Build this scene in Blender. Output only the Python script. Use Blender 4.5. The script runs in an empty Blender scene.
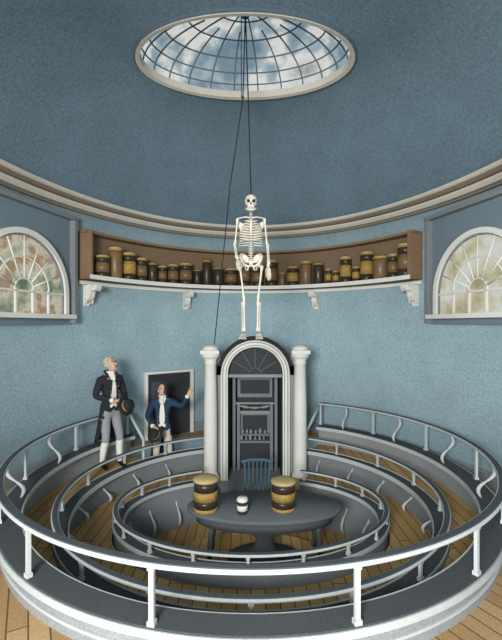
import bpy, math, random, bmesh
from mathutils import Vector, Matrix
random.seed(4)
S=bpy.context.scene
try: S.view_settings.view_transform='Standard'
except Exception: pass
R=math.radians
def lin(h):
    h=h.lstrip('#'); o=[]
    for i in (0,2,4):
        c=int(h[i:i+2],16)/255
        o.append(c/12.92 if c<=.04045 else ((c+.055)/1.055)**2.4)
    return (*o,1)
MC={}
def mat(name,col,rough=.7,grain=.18,scale=70,metal=0,emit=0):
    if name in MC: return MC[name]
    m=bpy.data.materials.new(name); m.use_nodes=True; nt=m.node_tree; N=nt.nodes; L=nt.links
    b=N['Principled BSDF']; b.inputs['Roughness'].default_value=rough; b.inputs['Metallic'].default_value=metal
    b.inputs['Specular IOR Level'].default_value=.25
    tc=N.new('ShaderNodeTexCoord'); n1=N.new('ShaderNodeTexNoise'); n1.inputs['Scale'].default_value=scale; n1.inputs['Detail'].default_value=3
    n2=N.new('ShaderNodeTexNoise'); n2.inputs['Scale'].default_value=1.7; n2.inputs['Detail'].default_value=4
    L.new(tc.outputs['Object'],n1.inputs['Vector']); L.new(tc.outputs['Object'],n2.inputs['Vector'])
    a=N.new('ShaderNodeMath'); a.operation='MULTIPLY_ADD'; a.inputs[1].default_value=grain*3.2; a.inputs[2].default_value=1-grain*1.6
    L.new(n1.outputs['Fac'],a.inputs[0])
    c=N.new('ShaderNodeMath'); c.operation='MULTIPLY_ADD'; c.inputs[1].default_value=.35; c.inputs[2].default_value=.825
    L.new(n2.outputs['Fac'],c.inputs[0])
    d=N.new('ShaderNodeMath'); d.operation='MULTIPLY'; L.new(a.outputs[0],d.inputs[0]); L.new(c.outputs[0],d.inputs[1])
    v=N.new('ShaderNodeVectorMath'); v.operation='SCALE'; v.inputs[0].default_value=lin(col)[:3]
    L.new(d.outputs[0],v.inputs['Scale']); L.new(v.outputs[0],b.inputs['Base Color'])
    MC[name]=m; return m
def mat_planks(name,c1,c2,rot=0):
    m=bpy.data.materials.new(name); m.use_nodes=True; nt=m.node_tree; N=nt.nodes; L=nt.links
    b=N['Principled BSDF']; b.inputs['Roughness'].default_value=.8
    b.inputs['Specular IOR Level'].default_value=.2
    tc=N.new('ShaderNodeTexCoord'); mp=N.new('ShaderNodeMapping'); mp.inputs['Rotation'].default_value=(0,0,R(rot))
    br=N.new('ShaderNodeTexBrick'); br.inputs['Scale'].default_value=1; br.inputs['Brick Width'].default_value=1.6; br.inputs['Row Height'].default_value=.13
    br.inputs['Mortar Size'].default_value=.006; br.inputs['Color1'].default_value=lin(c1); br.inputs['Color2'].default_value=lin(c2); br.inputs['Mortar'].default_value=lin('#5a4834')
    L.new(tc.outputs['Object'],mp.inputs[0]); L.new(mp.outputs[0],br.inputs['Vector'])
    n=N.new('ShaderNodeTexNoise'); n.inputs['Scale'].default_value=50; L.new(tc.outputs['Object'],n.inputs['Vector'])
    a=N.new('ShaderNodeMath'); a.operation='MULTIPLY_ADD'; a.inputs[1].default_value=.7; a.inputs[2].default_value=.65; L.new(n.outputs['Fac'],a.inputs[0])
    v=N.new('ShaderNodeVectorMath'); v.operation='SCALE'; L.new(br.outputs['Color'],v.inputs[0]); L.new(a.outputs[0],v.inputs['Scale'])
    L.new(v.outputs[0],b.inputs['Base Color']); return m
def mat_glow(name,stops,scale,strength,detail=5):
    m=bpy.data.materials.new(name); m.use_nodes=True; nt=m.node_tree; N=nt.nodes; L=nt.links
    b=N['Principled BSDF']; b.inputs['Roughness'].default_value=.5
    tc=N.new('ShaderNodeTexCoord'); n=N.new('ShaderNodeTexNoise'); n.inputs['Scale'].default_value=scale; n.inputs['Detail'].default_value=detail
    cr=N.new('ShaderNodeValToRGB'); e=cr.color_ramp.elements
    e[0].position=stops[0][0]; e[0].color=lin(stops[0][1]); e[1].position=stops[-1][0]; e[1].color=lin(stops[-1][1])
    for p,c in stops[1:-1]:
        q=e.new(p); q.color=lin(c)
    L.new(tc.outputs['Object'],n.inputs['Vector']); L.new(n.outputs['Fac'],cr.inputs[0])
    b.inputs['Base Color'].default_value=(.03,.03,.03,1); b.inputs['Specular IOR Level'].default_value=.1
    L.new(cr.outputs[0],b.inputs['Emission Color']); b.inputs['Emission Strength'].default_value=strength
    return m

class MB:
    def __init__(s): s.v=[];s.f=[];s.m=[];s.s=[]
    def add(s,vs,fs,m=0,smooth=True):
        o=len(s.v); s.v+= [tuple(v) for v in vs]
        for f in fs: s.f.append([i+o for i in f]); s.m.append(m); s.s.append(smooth)
    def box(s,c,d,m=0,rz=0):
        vs=[];M=Matrix.Rotation(rz,3,'Z')
        for x in(-.5,.5):
            for y in(-.5,.5):
                for z in(-.5,.5): vs.append(Vector(c)+M@Vector((x*d[0],y*d[1],z*d[2])))
        s.add(vs,[(0,1,3,2),(4,6,7,5),(0,4,5,1),(2,3,7,6),(0,2,6,4),(1,5,7,3)],m,False)
    def tube(s,pts,rad,m=0,n=8,closed=False):
        pts=[Vector(p) for p in pts]
        if not hasattr(rad,'__len__'): rad=[rad]*len(pts)
        k=len(pts); vs=[]; up=None
        for i,p in enumerate(pts):
            if closed: t=pts[(i+1)%k]-pts[i-1]
            else: t=pts[min(i+1,k-1)]-pts[max(i-1,0)]
            t.normalize()
            if up is None: up=Vector((0,0,1)) if abs(t.z)<.9 else Vector((0,1,0))
            u=up-t*up.dot(t)
            if u.length<1e-4: u=t.orthogonal()
            u.normalize(); up=u; w=t.cross(u)
            for j in range(n):
                a=2*math.pi*j/n; vs.append(p+(u*math.cos(a)+w*math.sin(a))*rad[i])
        fs=[]
        for i in range(k if closed else k-1):
            a=i*n;b=((i+1)%k)*n
            for j in range(n): fs.append((a+j,a+(j+1)%n,b+(j+1)%n,b+j))
        if not closed: fs.append(tuple(range(n))[::-1]); fs.append(tuple(range((k-1)*n,k*n)))
        s.add(vs,fs,m)
    def cone(s,a,b,r0,r1,m=0,n=12): s.tube([a,b],[r0,r1],m,n)
    def ell(s,c,r,m=0,seg=14,rg=9,M=None,fn=None):
        vs=[];c=Vector(c)
        if not hasattr(r,'__len__'): r=(r,r,r)
        for i in range(rg+1):
            ph=math.pi*i/rg
            for j in range(seg):
                a=2*math.pi*j/seg
                p=Vector((math.sin(ph)*math.cos(a),math.sin(ph)*math.sin(a),math.cos(ph)))
                if fn: p=fn(p)
                p=Vector((p.x*r[0],p.y*r[1],p.z*r[2]))
                if M: p=M@p
                vs.append(c+p)
        fs=[]
        for i in range(rg):
            for j in range(seg):
                fs.append((i*seg+j,(i+1)*seg+j,(i+1)*seg+(j+1)%seg,i*seg+(j+1)%seg))
        s.add(vs,fs,m)
    def lathe(s,prof,o=(0,0,0),m=0,n=24,sx=1,sy=1,smooth=True):
        vs=[]
        for r,z in prof:
            for j in range(n):
                a=2*math.pi*j/n; vs.append((o[0]+r*sx*math.cos(a),o[1]+r*sy*math.sin(a),o[2]+z))
        fs=[]
        for i in range(len(prof)-1):
            for j in range(n): fs.append((i*n+j,i*n+(j+1)%n,(i+1)*n+(j+1)%n,(i+1)*n+j))
        fs.append(tuple(range(n))[::-1]); k=(len(prof)-1)*n; fs.append(tuple(range(k,k+n)))
        s.add(vs,fs,m,smooth)
    def sweep(s,prof,ring,a0,a1,m=0,n=120,smooth=False):
        cx,cy,rx,ry=ring; full=abs(a1-a0)>=359.9; k=len(prof); vs=[]
        cnt=n if full else n+1
        for i in range(cnt):
            a=R(a0+(a1-a0)*i/n)
            for dr,z in prof: vs.append((cx+(rx+dr)*math.sin(a),cy+(ry+dr)*math.cos(a),z))
        fs=[]
        for i in range(n):
            p=i*k;q=((i+1)%cnt)*k
            for j in range(k): fs.append((p+j,q+j,q+(j+1)%k,p+(j+1)%k))
        if not full: fs.append(tuple(range(k))); fs.append(tuple(range((cnt-1)*k,cnt*k))[::-1])
        s.add(vs,fs,m,smooth)
    def extr(s,poly,O,u,v,w,m=0):
        O,u,v,w=map(Vector,(O,u,v,w)); k=len(poly)
        vs=[O+u*a+v*b for a,b in poly]+[O+u*a+v*b+w for a,b in poly]
        fs=[tuple(range(k)),tuple(range(k,2*k))[::-1]]+[(i,(i+1)%k,k+(i+1)%k,k+i) for i in range(k)]
        s.add(vs,fs,m,False)
    def archband(s,wo,wi,h0,y0,y1,m=0,z0=0,n=24):
        def out(w):
            p=[(-w,z0)]
            for i in range(n+1):
                a=math.pi-math.pi*i/n; p.append((w*math.cos(a),h0+w*math.sin(a)))
            return p+[(w,z0)]
        A=out(wo);B=out(wi);k=len(A)
        vs=[(x,y0,z) for x,z in A]+[(x,y0,z) for x,z in B]+[(x,y1,z) for x,z in A]+[(x,y1,z) for x,z in B]
        fs=[]
        for i in range(k-1):
            fs+=[(i,i+1,k+i+1,k+i),(2*k+i,3*k+i,3*k+i+1,2*k+i+1),(i,2*k+i,2*k+i+1,i+1),(k+i,k+i+1,3*k+i+1,3*k+i)]
        fs+=[(0,k,3*k,2*k),(k-1,3*k-1,4*k-1,2*k-1)]
        s.add(vs,fs,m,False)
    def archpane(s,w,h0,y,m=0,z0=0,n=24,t=.01):
        p=[(-w,z0)]
        for i in range(n+1):
            a=math.pi-math.pi*i/n; p.append((w*math.cos(a),h0+w*math.sin(a)))
        p.append((w,z0))
        s.extr(p,(0,y,0),(1,0,0),(0,0,1),(0,t,0),m)
    def build(s,name,mats,parent=None,M=None,bevel=0):
        me=bpy.data.meshes.new(name); me.from_pydata(s.v,[],s.f)
        for x in mats: me.materials.append(x)
        for p,mi,sm in zip(me.polygons,s.m,s.s): p.material_index=mi; p.use_smooth=sm
        bm=bmesh.new(); bm.from_mesh(me); bmesh.ops.recalc_face_normals(bm,faces=bm.faces); bm.to_mesh(me); bm.free()
        ob=bpy.data.objects.new(name,me); S.collection.objects.link(ob)
        if parent: ob.parent=parent
        if M is not None: ob.matrix_world=M
        if bevel:
            b=ob.modifiers.new('b','BEVEL'); b.width=bevel; b.segments=2; b.limit_method='ANGLE'
        return ob

# ---------- materials
white=mat('offwhite_paint','#cacac3',.7,.12)
rail_m=mat('rail_paint','#a9afb0',.7,.16)
railtop=mat('rail_top_grey','#43494d',.75,.2)
grey=mat('grey_paint','#818687',.7,.28)
dark=mat('dark_paint','#43474a',.8,.3)
mid=mat('mid_grey_paint','#70767a',.8,.28)
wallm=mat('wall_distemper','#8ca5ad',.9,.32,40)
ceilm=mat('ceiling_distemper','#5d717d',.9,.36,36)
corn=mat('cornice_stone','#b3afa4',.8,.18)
cornd=mat('cornice_brown_moulding','#6f6458',.8,.14)  # brown edge lines between the pale cornice bands, their own colour
brown=mat('shelf_wood','#7a634c',.7,.28)
brownd=mat('shelf_back','#6d5c48',.8,.32)
black=mat('black_paint','#222326',.8,.2)
bone=mat('bone','#c6c2b4',.6,.12)
gold=mat('gold_label','#92783f',.6,.7,55)
glassd=mat('jar_dark','#322b25',.3,.35)
cream=mat('jar_cream','#a5946a',.6,.3)
amber=mat('jar_amber','#6b543a',.35,.4)
tabm=mat('table_top','#575d61',.7,.24)
bluec=mat('chair_blue','#3a5867',.6,.15)
planks=mat_planks('floor_planks','#a88d66','#977a55',62)
planks2=mat_planks('pit_planks','#b89a66','#a58454',90)
surr=mat('window_surround','#66757e',.8,.28)

# ---------- geometry constants
WALL=(0,3.7,3.2,4.6)
R1=(0,5.15,2.63,2.72); R2=(0,5.15,2.18,2.2); R3=(0,5.15,1.62,1.2)
CZ=4.68; OC=(-.07,5.15,1.30,.80); OZ=6.18
def wp(a,dr=0,z=0):
    a=R(a); return Vector((WALL[0]+(WALL[2]+dr)*math.sin(a),WALL[1]+(WALL[3]+dr)*math.cos(a),z))
def wframe(a,z,dr=0):
    p=wp(a,dr,z); t=Vector((WALL[2]*math.cos(R(a)),-WALL[3]*math.sin(R(a)),0)).normalized()
    n=Vector((-t.y,t.x,0))
    if n.dot(p-Vector((0,3.7,z)))<0: n=-n
    x=n.cross(Vector((0,0,1)))
    return Matrix(((x.x,n.x,0,p.x),(x.y,n.y,0,p.y),(0,0,1,p.z),(0,0,0,1)))

b=MB(); b.sweep([(0,.0),(.15,.0),(.15,CZ+.15),(0,CZ+.15)],WALL,-128,128,0,160,True); b.build('wall_round',[wallm])
b=MB(); b.sweep([(0,.9),(-.03,.9),(-.03,1.05),(-.015,1.08),(0,1.08)],WALL,-120,120,0,120); b.build('baseboard_round',[mid])
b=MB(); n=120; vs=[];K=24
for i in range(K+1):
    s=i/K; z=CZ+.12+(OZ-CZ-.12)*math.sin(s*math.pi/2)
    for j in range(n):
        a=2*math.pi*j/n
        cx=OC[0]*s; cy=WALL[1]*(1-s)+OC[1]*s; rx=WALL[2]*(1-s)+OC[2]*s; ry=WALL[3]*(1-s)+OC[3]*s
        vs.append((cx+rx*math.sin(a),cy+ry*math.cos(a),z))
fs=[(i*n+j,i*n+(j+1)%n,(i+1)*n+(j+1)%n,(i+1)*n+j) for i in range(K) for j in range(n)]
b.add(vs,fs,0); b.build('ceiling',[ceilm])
b=MB()
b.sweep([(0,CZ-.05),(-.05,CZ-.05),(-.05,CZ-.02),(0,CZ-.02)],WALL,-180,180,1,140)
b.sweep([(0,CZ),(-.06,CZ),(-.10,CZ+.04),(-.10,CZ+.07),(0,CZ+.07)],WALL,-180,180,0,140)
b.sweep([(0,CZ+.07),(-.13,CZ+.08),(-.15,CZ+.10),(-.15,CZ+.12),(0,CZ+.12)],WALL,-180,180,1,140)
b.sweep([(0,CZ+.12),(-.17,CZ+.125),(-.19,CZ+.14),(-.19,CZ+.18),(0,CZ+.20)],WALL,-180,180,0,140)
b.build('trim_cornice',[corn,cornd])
# skylight
sky=mat_glow('skylight_clouds',[(.36,'#6c8899'),(.46,'#9db0b9'),(.53,'#e2e4df'),(.62,'#d2d5d3'),(.72,'#94989a')],2.0,.85)
b=MB(); H=.62
def dp(th,ph,k=1):
    return (OC[0]+OC[2]*k*math.sin(th)*math.cos(ph),OC[1]+OC[3]*k*math.cos(th)*math.cos(ph),OZ+.03+H*k*math.sin(ph))
vs=[];fs=[];n=60;K=12
for i in range(K+1):
    for j in range(n): vs.append(dp(2*math.pi*j/n,math.pi/2*i/K,1.01))
fs=[(i*n+j,i*n+(j+1)%n,(i+1)*n+(j+1)%n,(i+1)*n+j) for i in range(K) for j in range(n)]
b.add(vs,fs,0)
for i in range(24):
    th=2*math.pi*(i+.5)/24; top=.72 if i%2 else 1.0
    b.tube([dp(th,math.pi/2*k/10*top) for k in range(11)],.010,1,6)
for ph in (.2,.42,.68,.98,1.3):
    b.tube([dp(2*math.pi*j/60,ph) for j in range(60)],.010,1,6,True)
b.sweep([(-.02,OZ-.03),(.035,OZ-.04),(.035,OZ+.06),(-.02,OZ+.06)],OC,0,360,2,90)
b.sweep([(.035,OZ-.03),(.06,OZ-.02),(.06,OZ+.04),(.035,OZ+.04)],OC,0,360,3,90)
b.build('window_skylight',[sky,mat('muntin','#55616a'),corn,mat('oculus_trim','#4d5a63')])
# floor annulus
b=MB(); n=140; vs=[]
for j in range(n):
    a=2*math.pi*j/n; vs.append((R1[2]*math.sin(a),R1[1]+R1[3]*math.cos(a),.9))
for j in range(n):
    a=2*math.pi*j/n
    dx,dy=R1[2]*math.sin(a),R1[3]*math.cos(a)
    lo,hi=1,6
    for _ in range(30):
        m_=(lo+hi)/2
        if (dx*m_/3.2)**2+((R1[1]+dy*m_-3.7)/4.6)**2<1: lo=m_
        else: hi=m_
    vs.append((dx*lo,R1[1]+dy*lo,.9))
fs=[(j,(j+1)%n,n+(j+1)%n,n+j) for j in range(n)]
b.add(vs,fs,0,False); b.build('floor',[planks])
b=MB(); b.lathe([(0.01,-.05),(1,-.05),(1,0),(0.01,0)],(0,5.15,0),0,80,R1[2],R1[3],False); b.build('floor.001',[planks2])
G1=(28,310); G2=(19,341); G3=(27,333)

def rail(b,ring,z,a0,a1,w=.04,h=.02,mt=3):
    b.sweep([(-w,z-h*.6),(-w*1.1,z),(-w,z+h*.7),(-w*.8,z+h),(w*.8,z+h),(w,z+h*.7),(w*1.1,z),(w,z-h*.6),(w*.5,z-h),(-w*.5,z-h)],ring,a0,a1,0,160,False)
    b.sweep([(-w*.75,z+h),(w*.75,z+h),(w*.6,z+h*1.3),(-w*.6,z+h*1.3)],ring,a0,a1,mt,160,False)
def rp(ring,a,dr,z): return Vector((ring[0]+(ring[2]+dr)*math.sin(R(a)),ring[1]+(ring[3]+dr)*math.cos(R(a)),z))
def sbr(b,ring,a,z0,z1,dep,m=0):
    pts=[]
    for i in range(15):
        t=i/14; d=-.02-dep*t+ .05*math.sin(t*2*math.pi); pts.append(rp(ring,a,d,z1+(z0-z1)*t))
    b.tube(pts,[.010+.011*abs(math.sin(t/14*2*math.pi)) for t in range(15)],m,7)
def post(b,ring,a,dr,z0,z1,w=.036):
    c=rp(ring,a,dr,(z0+z1)/2); b.box(c,(w,w*.8,z1-z0),0,-R(a)); b.box((c.x,c.y,z0+.015),(w*1.5,w*1.3,.03),0,-R(a)); b.box((c.x,c.y,z1-.015),(w*1.4,w*1.2,.02),0,-R(a))
# Ring 1 gallery (parapet, handrail, standing floor)
b=MB()
b.sweep([(-.06,.0),(-.06,.80),(-.43,.80),(-.43,.0)],R1,G1[0],G1[1],4)
b.sweep([(-.02,.0),(-.02,.36),(-.43,.36),(-.43,.0)],R1,G1[1]-360,G1[0],4)
b.sweep([(.0,.9),(.0,1.09),(.03,1.09),(.03,1.13),(-.17,1.13),(-.17,1.08),(-.05,1.08),(-.05,.78),(-.02,.78)],R1,G1[0],G1[1],1)
b.sweep([(.001,.98),(.016,.98),(.016,1.0),(.001,1.0)],R1,G1[0],G1[1],0)
b.sweep([(.031,1.085),(.042,1.085),(.042,1.135),(.031,1.135)],R1,G1[0],G1[1],0)
b.sweep([(-.181,1.085),(-.171,1.085),(-.171,1.135),(-.181,1.135)],R1,G1[0],G1[1],0)
b.sweep([(-.16,1.13),(.02,1.13),(.02,1.14),(-.16,1.14)],R1,G1[0],G1[1],2)
rail(b,R1,1.51,G1[0],G1[1],.038,.016)
for a in (28.5,50,72,96,120,142,166,193,217,240,264,288,309.5): post(b,R1,a,0,1.14,1.495,.032)
for a in (39,61,84,108,252,276,299): sbr(b,R1,a,1.14,1.49,.1)
p=rp(R1,G1[0],0,1.49); q=Vector((.95,7.15,1.12)); b.tube([p,q],.024,0); b.cone((q.x,q.y,.36),q,.02,.02,0)
p=rp(R1,G1[1],0,1.49); q=Vector((-1.70,6.62,1.12)); b.tube([p,q],.024,0); b.cone((q.x,q.y,.36),q,.02,.02,0)
b.build('spectator_gallery',[rail_m,grey,dark,railtop,planks2])
# Ring 2
b=MB()
cy=5.15; vs=[];n=110
for i in range(n+1):
    a=R(G2[0]+(G2[1]-G2[0])*i/n)
    for (rx,ry,z) in ((2.14,2.16,.02),(2.14,2.16,.46),(1.66,1.24,.46),(1.66,1.24,.02)): vs.append((rx*math.sin(a),cy+ry*math.cos(a),z))
fs=[(4*i+j,4*i+4+j,4*i+4+(j+1)%4,4*i+(j+1)%4) for i in range(n) for j in range(4)]+[(0,1,2,3),(4*n,4*n+1,4*n+2,4*n+3)]
b.add(vs,fs,4,False)
b.sweep([(.0,.36),(.0,.80),(-.03,.80),(-.03,.36)],R2,G2[0],G2[1],1)
b.sweep([(.02,.78),(.02,.82),(-.12,.82),(-.12,.78)],R2,G2[0],G2[1],2)
b.sweep([(.021,.77),(.032,.77),(.032,.83),(.021,.83)],R2,G2[0],G2[1],0)
b.sweep([(-.131,.77),(-.121,.77),(-.121,.83),(-.131,.83)],R2,G2[0],G2[1],0)
rail(b,R2,1.0,G2[0],G2[1],.034,.015)
for i,a in enumerate(range(20,341,20)): post(b,R2,a,-.0,.82,.985,.03)
for a in list(range(32,130,16))+list(range(240,335,16)): sbr(b,R2,a,.48,.76,.1)
b.build('spectator_gallery',[rail_m,mid,dark,railtop,planks2])
# Ring 3
b=MB()
b.sweep([(.02,.0),(.02,.62),(-.02,.62),(-.02,.0)],R3,G3[0],G3[1],1)
b.sweep([(.025,.60),(.025,.635),(-.09,.635),(-.09,.60)],R3,G3[0],G3[1],2)
b.sweep([(.026,.595),(.036,.595),(.036,.64),(.026,.64)],R3,G3[0],G3[1],0)
b.sweep([(-.101,.595),(-.091,.595),(-.091,.64),(-.101,.64)],R3,G3[0],G3[1],0)
rail(b,R3,.76,G3[0],G3[1],.032,.014)
for a in range(29,333,19): post(b,R3,a,0,.635,.745,.026)
for a in list(range(38,100,18))+list(range(264,330,18)): sbr(b,R3,a,.05,.58,.06)
b.build('spectator_gallery',[rail_m,mid,dark,railtop])
b=MB(); b.lathe([(.01,.0),(1,.0),(1,.1),(.97,.12),(.01,.12)],(0,5.05,0),0,60,.98,.66,False); b.build('table_dais',[planks2])

# ---------- table
b=MB()
b.lathe([(.01,.68),(.93,.68),(.985,.69),(1,.705),(1,.735),(.985,.75),(.01,.75)],(0,0,0),0,64,.93,.45)
b.lathe([(.86,.56),(.88,.56),(.88,.68),(.86,.68)],(0,0,0),1,64,.93,.45)
b.lathe([(.34,.003),(.34,.05),(.3,.08),(.16,.11),(.1,.16),(.08,.28),(.13,.4),(.14,.46),(.08,.54),(.12,.6),(.24,.68)],(0,0,0),1,28,1.3,.8)
for x in(-.62,.62):
    for y in(-.2,.2):
        b.tube([(x,y,.68),(x,y,.5),(x*1.02,y,.3),(x*1.04,y,.003)],[.04,.03,.035,.022],1,10)
b.build('demonstration_table',[tabm,dark],M=Matrix.Translation((.16,5.05,.12)) @ Matrix.Diagonal((1,1,.86,1)))
TT=.12+.75*.86
def jar(b,x,y,z,r,h,k=0):
    if k==3:
        b.lathe([(r*.9,0),(r,h*.03),(r,h*.8),(r*.9,h*.86)],(x,y,z),1,18)
    elif k==2:
        b.lathe([(r*.9,0),(r,h*.03),(r,h*.8),(r*.9,h*.86)],(x,y,z),0,18)
    else:
        b.lathe([(r*.9,0),(r,h*.03),(r,h*.22)],(x,y,z),0,18)
        b.lathe([(r*1.0,h*.22),(r*1.0,h*.66)],(x,y,z),1+k%2,18)
        b.lathe([(r,h*.66),(r,h*.84),(r*.93,h*.87)],(x,y,z),0,18)
    b.lathe([(r*.93,h*.87),(r*1.05,h*.88),(r*1.05,h*.93)],(x,y,z),2,18)
    b.lathe([(r*1.05,h*.93),(r*.9,h*.985),(r*.5,h),(.002,h)],(x,y,z),3 if k!=2 else 1,18)
jm=[glassd,amber,gold,cream]
for nm,x,y,r,h in (('specimen_jar',-.53,4.9,.14,.40),('specimen_jar',.38,4.93,.14,.36)):
    b=MB(); z=TT+.001
    b.lathe([(r*.93,0),(r,.012),(r,h*.12)],(x,y,z),2,24); b.lathe([(r*.985,h*.12),(r*.985,h*.34)],(x,y,z),0,24)
    b.lathe([(r,h*.34),(r,h*.60)],(x,y,z),2,24); b.lathe([(r*.985,h*.60),(r*.985,h*.86)],(x,y,z),0,24)
    b.lathe([(r*.95,h*.86),(r*1.06,h*.87),(r*1.06,h*.93),(r*.95,h*.965),(r*.5,h*.99),(.002,h)],(x,y,z),3,24)
    b.build(nm,jm)
b=MB(); b.lathe([(.055,0),(.06,.01),(.06,.14)],(-.1,4.82,TT+.001),0,16); b.lathe([(.062,.14),(.066,.145),(.066,.165),(.05,.185),(.002,.185)],(-.1,4.82,TT),1,16); b.lathe([(.0605,.04),(.0615,.04),(.0615,.10),(.0605,.10)],(-.1,4.82,TT),1,16); b.build('specimen_jar',[glassd,white])

# ---------- chair
b=MB()
b.box((0,0,.45),(.42,.4,.04))
for x in(-.16,.16):
    for y in(-.15,.15): b.tube([(x,y,.44),(x*1.1,y*1.1,.24),(x*1.2,y*1.2,0)],[.017,.022,.014])
b.cone((-.18,-.16,.18),(.18,-.16,.18),.01,.01); b.cone((-.18,.16,.2),(.18,.16,.2),.01,.01)
for i in range(7):
    x=-.17+.34*i/6; b.tube([(x,.17,.46),(x*1.08,.22,.94)],[.012 if 0<i<6 else .018]*2)
b.tube([(-.23,.2,.93),(-.1,.235,.95),(.1,.235,.95),(.23,.2,.93)],.026)
b.build('windsor_chair',[bluec],M=Matrix.Translation((.09,5.92,0)),bevel=.004)

# ---------- portal
PX,PY=.07,7.0
b=MB()
b.archband(.57,.455,1.75,-.08,.1,0)
b.archband(.545,.53,1.75,-.095,-.08,2); b.archband(.49,.478,1.75,-.095,-.08,2)
b.archband(.635,.57,1.75,-.12,.15,1,z0=1.9)
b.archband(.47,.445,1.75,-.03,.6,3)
for sx in(-1,1):
    b.box((sx*.66,.06,1.02),(.2,.12,2.04),2)
    b.lathe([(.15,0),(.15,.08),(.13,.09),(.135,.13),(.105,.16),(.11,.2),(.108,1.2),(.092,1.93),(.11,1.95),(.095,1.98),(.13,2.04),(.15,2.05),(.15,2.10)],(sx*.735,-.12,0),0,24)
    b.box((sx*.735,-.12,2.13),(.30,.30,.06),0)
    b.lathe([(.13,0),(.14,.02),(.11,.06),(.06,.08),(.002,.09)],(sx*.735,-.12,2.16),0,20)
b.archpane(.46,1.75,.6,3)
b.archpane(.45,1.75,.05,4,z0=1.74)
b.box((0,.03,1.72),(.92,.08,.05),2)
for i in range(1,6):
    a=math.pi*i/6; b.cone((.1*math.cos(a),.035,1.75+.1*math.sin(a)),(.44*math.cos(a),.035,1.75+.43*math.sin(a)),.005,.005,5,6)
b.tube([(.1*math.cos(math.pi*i/12),.035,1.75+.1*math.sin(math.pi*i/12)) for i in range(13)],.005,5,6)
for x in(-.37,.37): b.box((x,.42,.82),(.05,.1,1.64),5)
b.box((0,.42,1.66),(.80,.12,.04),5)
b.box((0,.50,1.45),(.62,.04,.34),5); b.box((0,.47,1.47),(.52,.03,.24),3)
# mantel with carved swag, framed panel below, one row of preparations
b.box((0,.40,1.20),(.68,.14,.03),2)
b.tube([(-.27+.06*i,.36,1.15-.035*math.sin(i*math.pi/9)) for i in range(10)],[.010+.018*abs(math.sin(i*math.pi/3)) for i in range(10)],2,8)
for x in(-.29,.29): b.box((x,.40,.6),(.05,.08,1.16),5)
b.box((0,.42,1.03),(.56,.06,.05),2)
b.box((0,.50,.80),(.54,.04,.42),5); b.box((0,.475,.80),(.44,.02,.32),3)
b.box((0,.42,.52),(.56,.16,.03),5)
for x0,z in ((-.21,.645),(-.24,.535)):
    if z>.6: b.box((0,.43,.635),(.5,.08,.015),5)
    x=x0
    while x<.22:
        h=random.uniform(.06,.11); r=random.uniform(.018,.03)
        b.lathe([(r,0),(r,h*.7),(r*.5,h*.85),(r*.6,h)],(x,.42,z),random.choice([2,2,5]),10); x+=r*2+.03
b.box((0,.46,.26),(.6,.08,.44),3)
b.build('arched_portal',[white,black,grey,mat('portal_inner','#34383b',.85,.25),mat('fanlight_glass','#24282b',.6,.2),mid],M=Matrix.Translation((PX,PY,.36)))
b=MB(); b.box((PX,7.05,.178),(1.86,.76,.36)); b.box((PX,6.60,.09),(1.4,.14,.18)); b.build('portal_step',[grey])

# ---------- shelf
a0,a1=-54.5,54
b=MB()
b.sweep([(-.01,3.66),(-.01,4.33),(-.04,4.33),(-.04,3.66)],WALL,a0,a1,1)
b.sweep([(-.0,4.31),(-.0,4.35),(-.24,4.35),(-.24,4.31)],WALL,a0-.6,a1+.6,0)
b.sweep([(-.0,3.62),(-.0,3.67),(-.32,3.67),(-.32,3.62)],WALL,a0-.6,a1+.6,0)
b.sweep([(-.32,3.61),(-.335,3.61),(-.335,3.675),(-.32,3.675)],WALL,a0-.6,a1+.6,2)
b.sweep([(-.01,3.55),(-.01,3.6),(-.06,3.6),(-.05,3.55)],WALL,a0-.6,a1+.6,2)
for a in (a0,a1):
    p=wp(a,-.14,4.0); M=wframe(a,0); b.box(p,(.04,.28,.7),0,math.atan2(M[1][0],M[0][0]))
b.build('wall_shelf',[brown,brownd,white])
b=MB()
a=a0+2.5
while a<a1-2.5:
    r=random.choice([.085,.1,.11,.12]); h=random.uniform(.34,.54)
    if random.random()<.22: r*=.65; h*=.65
    k=random.choice([0,1,2,3,1,0])
    ds=math.degrees(2*r+.05)/math.hypot(WALL[2]*math.cos(R(a)),WALL[3]*math.sin(R(a)))
    p=wp(a+ds/2,-.18); jar(b,p.x,p.y,3.672,r,h,k); a+=ds
b.build('row_of_specimen_jars',jm)
for a in (-53,-23,23,53):
    b=MB()
    pr=[(0,0),(-.27,0),(-.29,-.05),(-.25,-.09),(-.19,-.08),(-.15,-.11),(-.14,-.17),(-.10,-.23),(-.04,-.26),(-.03,-.31),(0,-.33)]
    b.extr(pr,(-.05,0,0),(0,1,0),(0,0,1),(.10,0,0),0)
    for x in(-.06,.06):
        b.tube([(x,-.22+.05*math.cos(t)*(1-t/14),-.055+.05*math.sin(t)*(1-t/14)) for t in [i*.5 for i in range(20)]],.009,0,6)
        b.tube([(x,-.06+.04*math.cos(t)*(1-t/14),-.25+.04*math.sin(t)*(1-t/14)) for t in [i*.5 for i in range(20)]],.009,0,6)
    b.build('shelf_bracket',[white],M=wframe(a,3.54,-.01))

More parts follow.
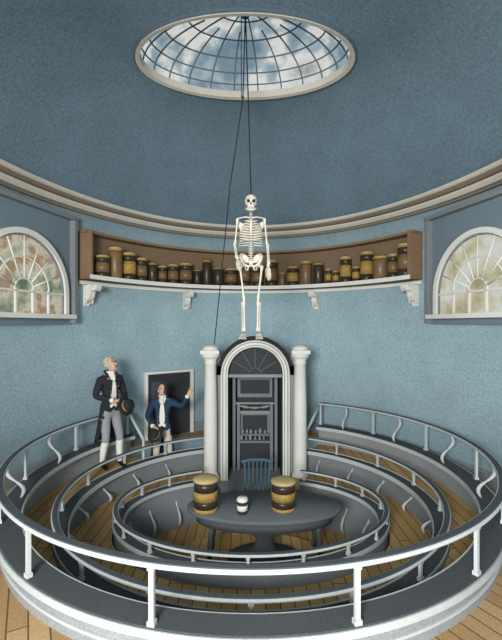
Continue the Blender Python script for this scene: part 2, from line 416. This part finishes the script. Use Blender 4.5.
# ---------- arched windows
wl=mat_glow('window_foliage',[(.34,'#5d7060'),(.44,'#a3a88c'),(.52,'#cfcdbb'),(.60,'#a8835c'),(.70,'#98a294')],3.2,.75)
wr=mat_glow('window_pale',[(.35,'#a79d78'),(.48,'#c9c3a4'),(.6,'#dcdfd8'),(.7,'#bcc7ca')],3,.78)
for nm,a,pm in (('window_1',-69.3,wl),('window_2',69.3,wr)):
    b=MB()
    b.box((0,-.03,.70),(1.86,.08,1.56),0)
    b.box((0,-.09,1.47),(1.92,.14,.06),3)
    for x in(-.92,.92): b.box((x,-.09,.70),(.06,.14,1.52),3)
    b.archpane(.74,.34,-.085,1,z0=.06)
    b.archband(.79,.72,.34,-.14,-.06,2,z0=.04)
    b.archband(.72,.70,.34,-.11,-.08,3,z0=.04)
    b.box((0,-.12,.03),(1.76,.16,.06),2)
    for x in (-.42,-.14,.14,.42): b.box((x,-.10,.2),(.022,.03,.34),2)
    b.box((0,-.10,.34),(1.40,.03,.025),2)
    for i in range(1,8):
        t=math.pi*i/8; b.cone((.16*math.cos(t),-.10,.34+.16*math.sin(t)),(.71*math.cos(t),-.10,.34+.71*math.sin(t)),.011,.011,2,6)
    for rr in (.16,.43): b.tube([(rr*math.cos(math.pi*i/20),-.10,.34+rr*math.sin(math.pi*i/20)) for i in range(21)],.011,2,6)
    b.build(nm,[surr,pm,white,mid],M=wframe(a,3.02,-.04))

# ---------- doorway
b=MB()
b.box((0,.0,.58),(.86,.04,1.14),1)
for x in(-.46,.46): b.box((x,-.03,.58),(.05,.08,1.16),0)
b.box((0,-.03,1.175),(.97,.08,.045),0)
b.box((-.27,-.03,.56),(.30,.03,1.1),1); b.box((-.27,-.05,.82),(.2,.02,.4),2); b.box((-.27,-.05,.32),(.2,.02,.4),2)
b.build('door_1',[white,mat('door_dark','#2e3134',.7,.2),dark],M=wframe(-28.6,.9,-.05),bevel=.004)

# ---------- skeleton
b=MB()
def bn(p,q,r=.012,e=1.7):
    p,q=Vector(p),Vector(q); d=q-p
    b.tube([p,p+d*.06,p+d*.18,p+d*.5,p+d*.82,p+d*.94,q],[r*e*.8,r*e,r*1.05,r*.85,r*1.05,r*e,r*e*.8],0,8)
def sk(p):
    q=p.copy()
    if p.z<0: q.x*=1+.35*p.z; q.y*=(1+.3*p.z)
    return q
b.ell((0,.01,1.645),(.078,.098,.085),0,18,12,fn=sk)
b.ell((0,-.045,1.585),(.05,.05,.055),0,12,8)
b.tube([(-.058,.02,1.59),(-.055,-.03,1.545),(-.03,-.085,1.525),(.03,-.085,1.525),(.055,-.03,1.545),(.058,.02,1.59)],.013,0,8)
for sx in(-1,1):
    b.ell((sx*.03,-.083,1.628),(.02,.014,.018),1,10,6); b.tube([(sx*.055,-.06,1.6),(sx*.07,.01,1.605)],.008,0,6)
    b.tube([(sx*.008,-.095,1.655),(sx*.03,-.098,1.655),(sx*.055,-.08,1.645)],.008,0,6)
b.ell((0,-.094,1.592),(.009,.01,.017),1,8,5)
for i in range(8): b.box((-.028+.008*i,-.094,1.55),(.006,.01,.024),0)
b.box((0,-.098,1.55),(.055,.008,.003),1)
for i in range(24):
    t=i/23; z=1.53-.58*t; y=.03+.025*math.sin(t*6.0)
    r=.014+.012*t; b.ell((0,y,z),(r,r,.0105),0,10,6); b.cone((0,y+.01,z),(0,y+.045,z-.01),.006,.003,0,5); b.cone((-r-.012,y+.01,z),(r+.012,y+.01,z),.004,.004,0,5)
for i in range(11):
    t=i/10; z=1.43-.30*t; w=.075+.065*math.sin(min(1,t*1.25)*math.pi*.62)
    for sx in(-1,1):
        pts=[]; end=1.0 if i<8 else .72-.12*(i-8)
        for k in range(13):
            u=k/12*end; a=u*math.pi
            pts.append((sx*w*max(0,math.sin(a))**.85,.035-.075*(1-math.cos(a))*.9,z-.055*u))
        b.tube(pts,.0068,0,6)
b.tube([(0,-.095,1.42),(0,-.103,1.34),(0,-.105,1.24),(0,-.1,1.21)],[.016,.013,.013,.005],0,8)
for sx in(-1,1):
    b.tube([(sx*.01,-.09,1.425),(sx*.07,-.07,1.44),(sx*.125,-.01,1.445),(sx*.165,.0,1.44)],.0085,0,7)
    b.extr([(0,0),(.085,.05),(.1,.02),(.06,-.1)],(sx*.06,.06,1.37),(sx,0,0),(0,0,1),(0,.008,0),0)
    b.tube([(sx*.02,.055,.94),(sx*.07,.05,1.0),(sx*.12,.02,1.01),(sx*.135,-.03,.98),(sx*.115,-.05,.93),(sx*.085,-.02,.88),(sx*.04,-.06,.86),(0,-.065,.865)],[.016,.02,.018,.014,.02,.024,.013,.011],0,8)
    b.tube([(sx*.085,.0,.88),(sx*.055,.03,.82),(sx*.04,-.03,.82),(sx*.03,-.06,.86)],.011,0,7)
    b.extr([(0,0),(.09,.02),(.105,.08),(.05,.1),(.0,.06)],(sx*.03,.035,.91),(sx,-.2,0),(0,0,1),(0,.008,0),0)
    kx=sx*.085; b.ell((sx*.1,-.01,.875),.022,0,10,7); b.tube([(sx*.1,-.01,.875),(sx*.135,0,.86)],.012,0,7)
    bn((sx*.135,0,.875),(kx,-.03,.47),.0125); b.ell((kx,-.055,.465),(.018,.01,.02),0,8,6)
    bn((kx,-.02,.455),(sx*.08,.01,.085),.012); bn((kx+sx*.025,-.005,.44),(sx*.105,.015,.08),.006)
    b.ell((sx*.085,.035,.06),(.018,.035,.02),0,9,6)
    for i in range(5):
        x=sx*(.062+.014*i); L=.13-.012*i
        b.tube([(sx*.085,0,.07),(x,-.05,.045),(x+sx*.004*i,-.05-L*.6,.012),(x+sx*.005*i,-.05-L,.0)],[.012,.007,.007,.005],0,6)
b.extr([(-.035,0),(.035,0),(.012,-.1),(-.012,-.1)],(0,.05,.965),(1,0,0),(0,0,1),(0,.02,0),0)
for sx,el,wr in ((-1,(-.195,.02,1.14),(-.16,-.13,.95)),(1,(.195,.02,1.13),(.205,-.07,.88))):
    sh=(sx*.165,.0,1.425); b.ell(sh,.02,0,9,6); bn(sh,el,.0105)
    bn(el,wr,.0085); bn((el[0]+sx*.015,el[1]+.01,el[2]+.01),(wr[0]+sx*.018,wr[1],wr[2]),.007)
    d=(Vector(wr)-Vector(el)).normalized()
    b.ell(Vector(wr)+d*.015,(.022,.015,.018),0,9,6)
    for i in range(5):
        o=Vector((sx*(-.024+.012*i),0,0)); L=[.075,.11,.12,.11,.09][i]; w=Vector(wr)+d*.02
        if i==0: o=Vector((-sx*.03,-.01,0))
        p1=w+o+d*.06; p2=p1+d*L*.5+Vector((0,-.008,-.01)); p3=p2+d*L*.4+Vector((0,.01,-.015))
        b.tube([w+o*.3,p1,p2,p3],[.006,.0062,.0055,.004],0,6)
b.build('hanging_skeleton',[bone,black],M=Matrix.Translation((.0,5.1,2.765))@Matrix.Diagonal((1,1,1.015,1)))
b=MB(); hook=Vector((-.07,5.15,OZ+.60))
b.tube([hook,(-.03,5.12,5.6),(0,5.11,4.53)],.009,0,6); b.ell((0,5.11,4.525),.02,1,8,6)
b.tube([hook,(-.10,5.2,5.75),(-.30,5.9,4.85),(-.35,6.0,4.4),(-.60,6.86,2.62)],.008,0,6)
b.tube([hook+Vector((-.05,0,0)),(-.12,5.2,5.75)],.006,0,6); b.ell((-.10,5.2,5.75),(.015,.015,.03),1,8,6)
b.lathe([(.05,-.02),(.03,-.01),(.03,.01),(.05,.02)],hook-Vector((0,0,.04)),1,12)
b.build('suspension_ropes',[mat('rope_dark','#22252a',.8),mat('iron','#2b2d30',.4)])

# ---------- people
def skin(name,V,E,mats,region,parent):
    me=bpy.data.meshes.new(name+'_cage'); me.from_pydata([v[0] for v in V],E,[])
    ob=bpy.data.objects.new(name+'_cage',me); S.collection.objects.link(ob)
    md=ob.modifiers.new('s','SKIN'); md.use_smooth_shade=True
    for i,v in enumerate(V):
        sv=me.skin_vertices[0].data[i]; sv.radius=v[1]; sv.use_root=(i==0)
    sd=ob.modifiers.new('d','SUBSURF'); sd.levels=2; sd.render_levels=2
    dg=bpy.context.evaluated_depsgraph_get(); dg.update()
    nm=bpy.data.meshes.new_from_object(ob.evaluated_get(dg)); nm.materials.clear()
    for m in mats: nm.materials.append(m)
    for p in nm.polygons: p.material_index=region(p.center); p.use_smooth=True
    bpy.data.objects.remove(ob)
    o=bpy.data.objects.new(name,nm); S.collection.objects.link(o); o.parent=parent; return o
def person(name,loc,rot,s,J,coatc,hairc,breech,headrot,hands,hat=None):
    root=bpy.data.objects.new(name,None); S.collection.objects.link(root)
    skinm=mat('skin_tone','#bd9a84',.6,.06); coat=mat('coat_'+name,coatc,.9,.12); br=mat('breeches_'+name,breech,.8,.1); linen=mat('linen','#d2d0c8',.8,.06)
    hair=mat('hair_'+name,hairc,.9,.2); shoe=mat('shoe_leather','#141414',.4,.1)
    V=[((0,0,.95),(.125,.115)),((0,.0,1.10),(.118,.105)),((0,0,1.28),(.15,.12)),((0,.01,1.43),(.105,.09)),((0,.0,1.50),(.058,.058)),((0,-.01,1.57),(.05,.052))]
    E=[(0,1),(1,2),(2,3),(3,4),(4,5)]
    for sd in('R','L'):
        sg=-1 if sd=='R' else 1; o=len(V)
        V+=[((sg*.17,.005,1.42),(.074,.074)),(J['el'+sd],(.056,.056)),(J['wr'+sd],(.036,.034))]
        E+=[(3,o),(o,o+1),(o+1,o+2)]
        V+=[((sg*.09,0,.87),(.095,.095)),(J['kn'+sd],(.064,.064)),((Vector(J['kn'+sd])*.6+Vector(J['an'+sd])*.4+Vector((0,.02,0))),(.058,.058)),(J['an'+sd],(.038,.04)),(Vector(J['an'+sd])+Vector((0,-.16,-.045)),(.036,.03))]
        E+=[(0,o+3),(o+3,o+4),(o+4,o+5),(o+5,o+6),(o+6,o+7)]
    V=[(tuple(v),r) for v,r in V]
    def reg(c):
        if c.z>1.49 and abs(c.x)<.1: return 4 if c.z<1.56 else 0
        for w in (J['wrL'],J['wrR']):
            if (c-Vector(w)).length<.035: return 4
        arm=abs(c.x)>.15
        if not arm and c.z>1.0 and c.y<-.05 and abs(c.x)<.055+.02*(c.z-1): return 4
        if c.z>.93 or arm and c.z>.8: return 1
        if c.z>.44: return 2
        if c.z>.10: return 3
        return 5
    skin('body',V,E,[skinm,coat,br,linen,linen,shoe],reg,root)
    b=MB(); hc=Vector((0,-.025,1.655)); HM=Matrix.Rotation(R(headrot[1]),3,'Z')@Matrix.Rotation(R(headrot[0]),3,'X')
    def hf(p):
        q=p.copy()
        if p.z<0: q.x*=1+.28*p.z; q.y*=1+.15*p.z
        if p.y<-.3: q.y=-.3+(p.y+.3)*.85
        return q
    def hp(x,y,z): return hc+HM@Vector((x,y,z))
    b.ell(hc,(.073,.092,.118),0,20,14,M=HM,fn=hf)
    b.tube([hp(0,-.078,.02),hp(0,-.098,-.012),hp(0,-.104,-.03),hp(0,-.08,-.038)],[.009,.013,.016,.01],0,8)
    for sx in(-1,1):
        b.ell(hp(sx*.03,-.079,.006),(.014,.008,.009),2,10,6,M=HM); b.ell(hp(sx*.03,-.086,.006),(.007,.004,.007),3,8,5,M=HM)
        b.tube([hp(sx*.014,-.086,.026),hp(sx*.032,-.084,.032),hp(sx*.05,-.07,.024)],.0055,5,6)
        b.ell(hp(sx*.073,.005,-.005),(.010,.018,.028),0,10,7,M=HM)
    b.tube([hp(-.024,-.072,-.062),hp(0,-.083,-.06),hp(.024,-.072,-.062)],[.004,.007,.004],4,7)
    b.ell(hp(0,-.066,-.092),(.022,.018,.016),0,10,6,M=HM)
    def cap(p):
        q=p.copy()
        if p.y<-.2 and p.z<.55: q.x*=.8; q.y=-.2
        if p.z<-.55: q.z=-.55
        return q
    b.ell(hp(0,.018,.026),(.083,.09,.108),1,18,12,M=HM,fn=cap)
    for i in range(30):
        a=random.uniform(0,2*math.pi); e=random.uniform(-.3,1.4)
        x,y,z=math.cos(a)*math.cos(e),math.sin(a)*math.cos(e),math.sin(e)
        if y<-.45 and z<.6: continue
        b.ell(hp(.078*x,.02+.085*y,.03+.1*z),random.uniform(.018,.028),1,8,6)
    for sx in(-1,1): b.ell(hp(sx*.075,-.02,-.02),(.012,.02,.04),1,8,6,M=HM)
    b.build('head',[skinm,hair,linen,black,mat('lips','#a0604f',.6),mat('brow','#4a4038',.8)],root)
    b=MB()
    b.tube([(.055*math.sin(2*math.pi*i/14),-.005+.055*math.cos(2*math.pi*i/14),1.535) for i in range(14)],.022,1,8,True)
    b.ell((0,-.075,1.50),(.03,.022,.035),1,10,7); b.ell((0,-.105,1.44),(.028,.018,.05),1,10,7)
    b.tube([(-.05,-.085,1.40),(-.09,-.04,1.51),(-.06,.06,1.545),(0,.08,1.55),(.06,.06,1.545),(.09,-.04,1.51),(.05,-.085,1.40)],[.014,.022,.022,.022,.022,.022,.014],0,8)
    for sx in(-1,1):
        b.extr([(.03,0),(.085,.0),(.12,-.08),(.05,-.22)],(0,-.118,1.42),(sx,.28,0),(0,0.04,1),(0,.02,0),0)
        for k in range(4): b.ell((sx*.075,-.128,1.24-.06*k),.010,2,8,5)
    vs=[];K=9;n=17
    for i in range(K):
        t=i/(K-1); z=1.04-.62*t; a_lo=R(58+30*t)
        for j in range(n):
            a=a_lo+(2*math.pi-2*a_lo)*j/(n-1)
            rr=1+.09*math.sin(j*1.6)*t
            vs.append(((.15+.065*t)*math.sin(a)*rr,-(.13+.07*t)*math.cos(a)*rr+.03*t,z))
    o=len(vs); vs+=[(x*.93,y*.93,z) for x,y,z in vs]
    fs=[]
    for i in range(K-1):
        for j in range(n-1):
            q=(i*n+j,i*n+j+1,(i+1)*n+j+1,(i+1)*n+j); fs.append(q); fs.append(tuple(o+k for k in q[::-1]))
    for j in range(n-1): fs.append(((K-1)*n+j,(K-1)*n+j+1,o+(K-1)*n+j+1,o+(K-1)*n+j))
    for i in range(K-1):
        for j in (0,n-1): fs.append((i*n+j,(i+1)*n+j,o+(i+1)*n+j,o+i*n+j))
    b.add(vs,fs,0); b.build('coat',[coat,linen,gold],root)
    b=MB()
    for sd in('R','L'):
        w=Vector(J['wr'+sd]); d=Vector(hands[sd][0]).normalized(); pn=Vector(hands[sd][1]); pn=(pn-d*pn.dot(d)).normalized(); side=d.cross(pn)*(hands[sd][2]); curl=hands[sd][3]
        M3=Matrix((side,d,pn)).transposed()
        b.tube([w-d*.05,w-d*.0],[.04,.043],1,10)
        b.ell(w+d*.05,(.042,.055,.018),0,12,8,M=M3)
        for i in range(4):
            L=[.072,.082,.078,.06][i]; base=w+d*.085+side*(.03-.02*i)
            p=base; pts=[base-d*.03,base]; ang=0; dd=d
            for kk in range(3):
                ang+=curl*(.5+.3*kk)+.04*i
                dd=d*math.cos(ang)+pn*math.sin(ang)+side*(.12-.08*i)*(1-curl); dd.normalize()
                p=p+dd*L*(.45,.32,.25)[kk]; pts.append(p)
            b.tube(pts,[.0105,.0105,.0095,.009,.006],0,8)
        tb=w+d*.03+side*.035; b.tube([w+d*.015+side*.012,tb,tb+(d*.6+side*.7+pn*.3)*.034,tb+(d*.9+side*.6+pn*.5)*.056],[.014,.013,.011,.007],0,8)
    b.build('hands',[skinm,linen],root)
    if hat:
        b=MB(); hm=Matrix.Translation(hat[0])@Matrix.Rotation(R(hat[1]),4,'X')@Matrix.Rotation(R(hat[2]),4,'Y')
        b.lathe([(.003,.12),(.075,.12),(.085,.11),(.083,.01),(.10,0),(.145,.01),(.15,.0),(.145,-.008),(.08,-.006),(.075,.0),(.075,.10),(.003,.10)],(0,0,0),0,24)
        b.lathe([(.086,.012),(.088,.014),(.088,.035),(.086,.037)],(0,0,0),1,24)
        h=b.build('hat',[black,gold],root); h.matrix_parent_inverse=Matrix(); h.matrix_local=hm
    root.location=loc; root.rotation_euler=(0,0,R(rot)); root.scale=(s,s,s)
    return root
P1=dict(elR=(-.25,.03,1.17),wrR=(-.10,-.24,1.12),elL=(.26,.0,1.17),wrL=(.10,-.27,1.09),knR=(-.11,-.05,.49),anR=(-.12,.05,.075),knL=(.12,-.09,.49),anL=(.13,-.07,.075))
person('gentleman_in_black',(-2.10,6.25,.80),52,.93,P1,'#24262b','#a8a59e','#85898a',(-24,12),
  {'R':((.5,-.8,0),(.3,.3,-1),-1,.5),'L':((-.5,-.8,0),(.3,-.3,-1),1,.5)},hat=((0.02,-.38,1.03),70,10))
P2=dict(elR=(-.28,.02,1.16),wrR=(-.15,-.19,1.02),elL=(.36,-.06,1.34),wrL=(.47,-.14,1.56),knR=(-.11,-.03,.49),anR=(-.12,.03,.075),knL=(.13,-.06,.49),anL=(.16,-.04,.075))
person('gentleman_in_blue',(-1.48,7.0,.36),8,.90,P2,'#243850','#3c3027','#b9b29d',(-8,-38),
  {'R':((.5,-.7,-.3),(.5,.5,-.6),-1,.5),'L':((.5,-.15,.85),(-.3,-1,.2),1,.12)},hat=((-.10,-.30,.90),60,-20))

# ---------- light
w=bpy.data.worlds.new('World'); S.world=w; w.use_nodes=True; bg=w.node_tree.nodes['Background']; bg.inputs[0].default_value=(.95,.97,1,1); bg.inputs[1].default_value=1.05
def area(name,loc,tgt,size,e,col=(1,1,1)):
    l=bpy.data.lights.new(name,'AREA'); l.size=size; l.energy=e; l.color=col
    o=bpy.data.objects.new(name,l); S.collection.objects.link(o); o.location=loc
    o.rotation_euler=(Vector(tgt)-Vector(loc)).to_track_quat('-Z','Y').to_euler(); return o
area('key_light',(-1.6,-2.6,3.5),(.8,8,1.7),1.7,850,(1,.985,.95))
area('fill_light',(1.2,-1.6,2.4),(0,6,5.0),2.0,110,(.98,.985,1))
# ---------- camera
c=bpy.data.cameras.new('cam'); c.sensor_fit='VERTICAL'; c.sensor_height=36; c.lens=36*419/640; c.shift_y=5/640; c.clip_start=.05
o=bpy.data.objects.new('camera',c); S.collection.objects.link(o); o.location=(0,0,2.93); o.rotation_euler=(R(90),0,0); S.camera=o
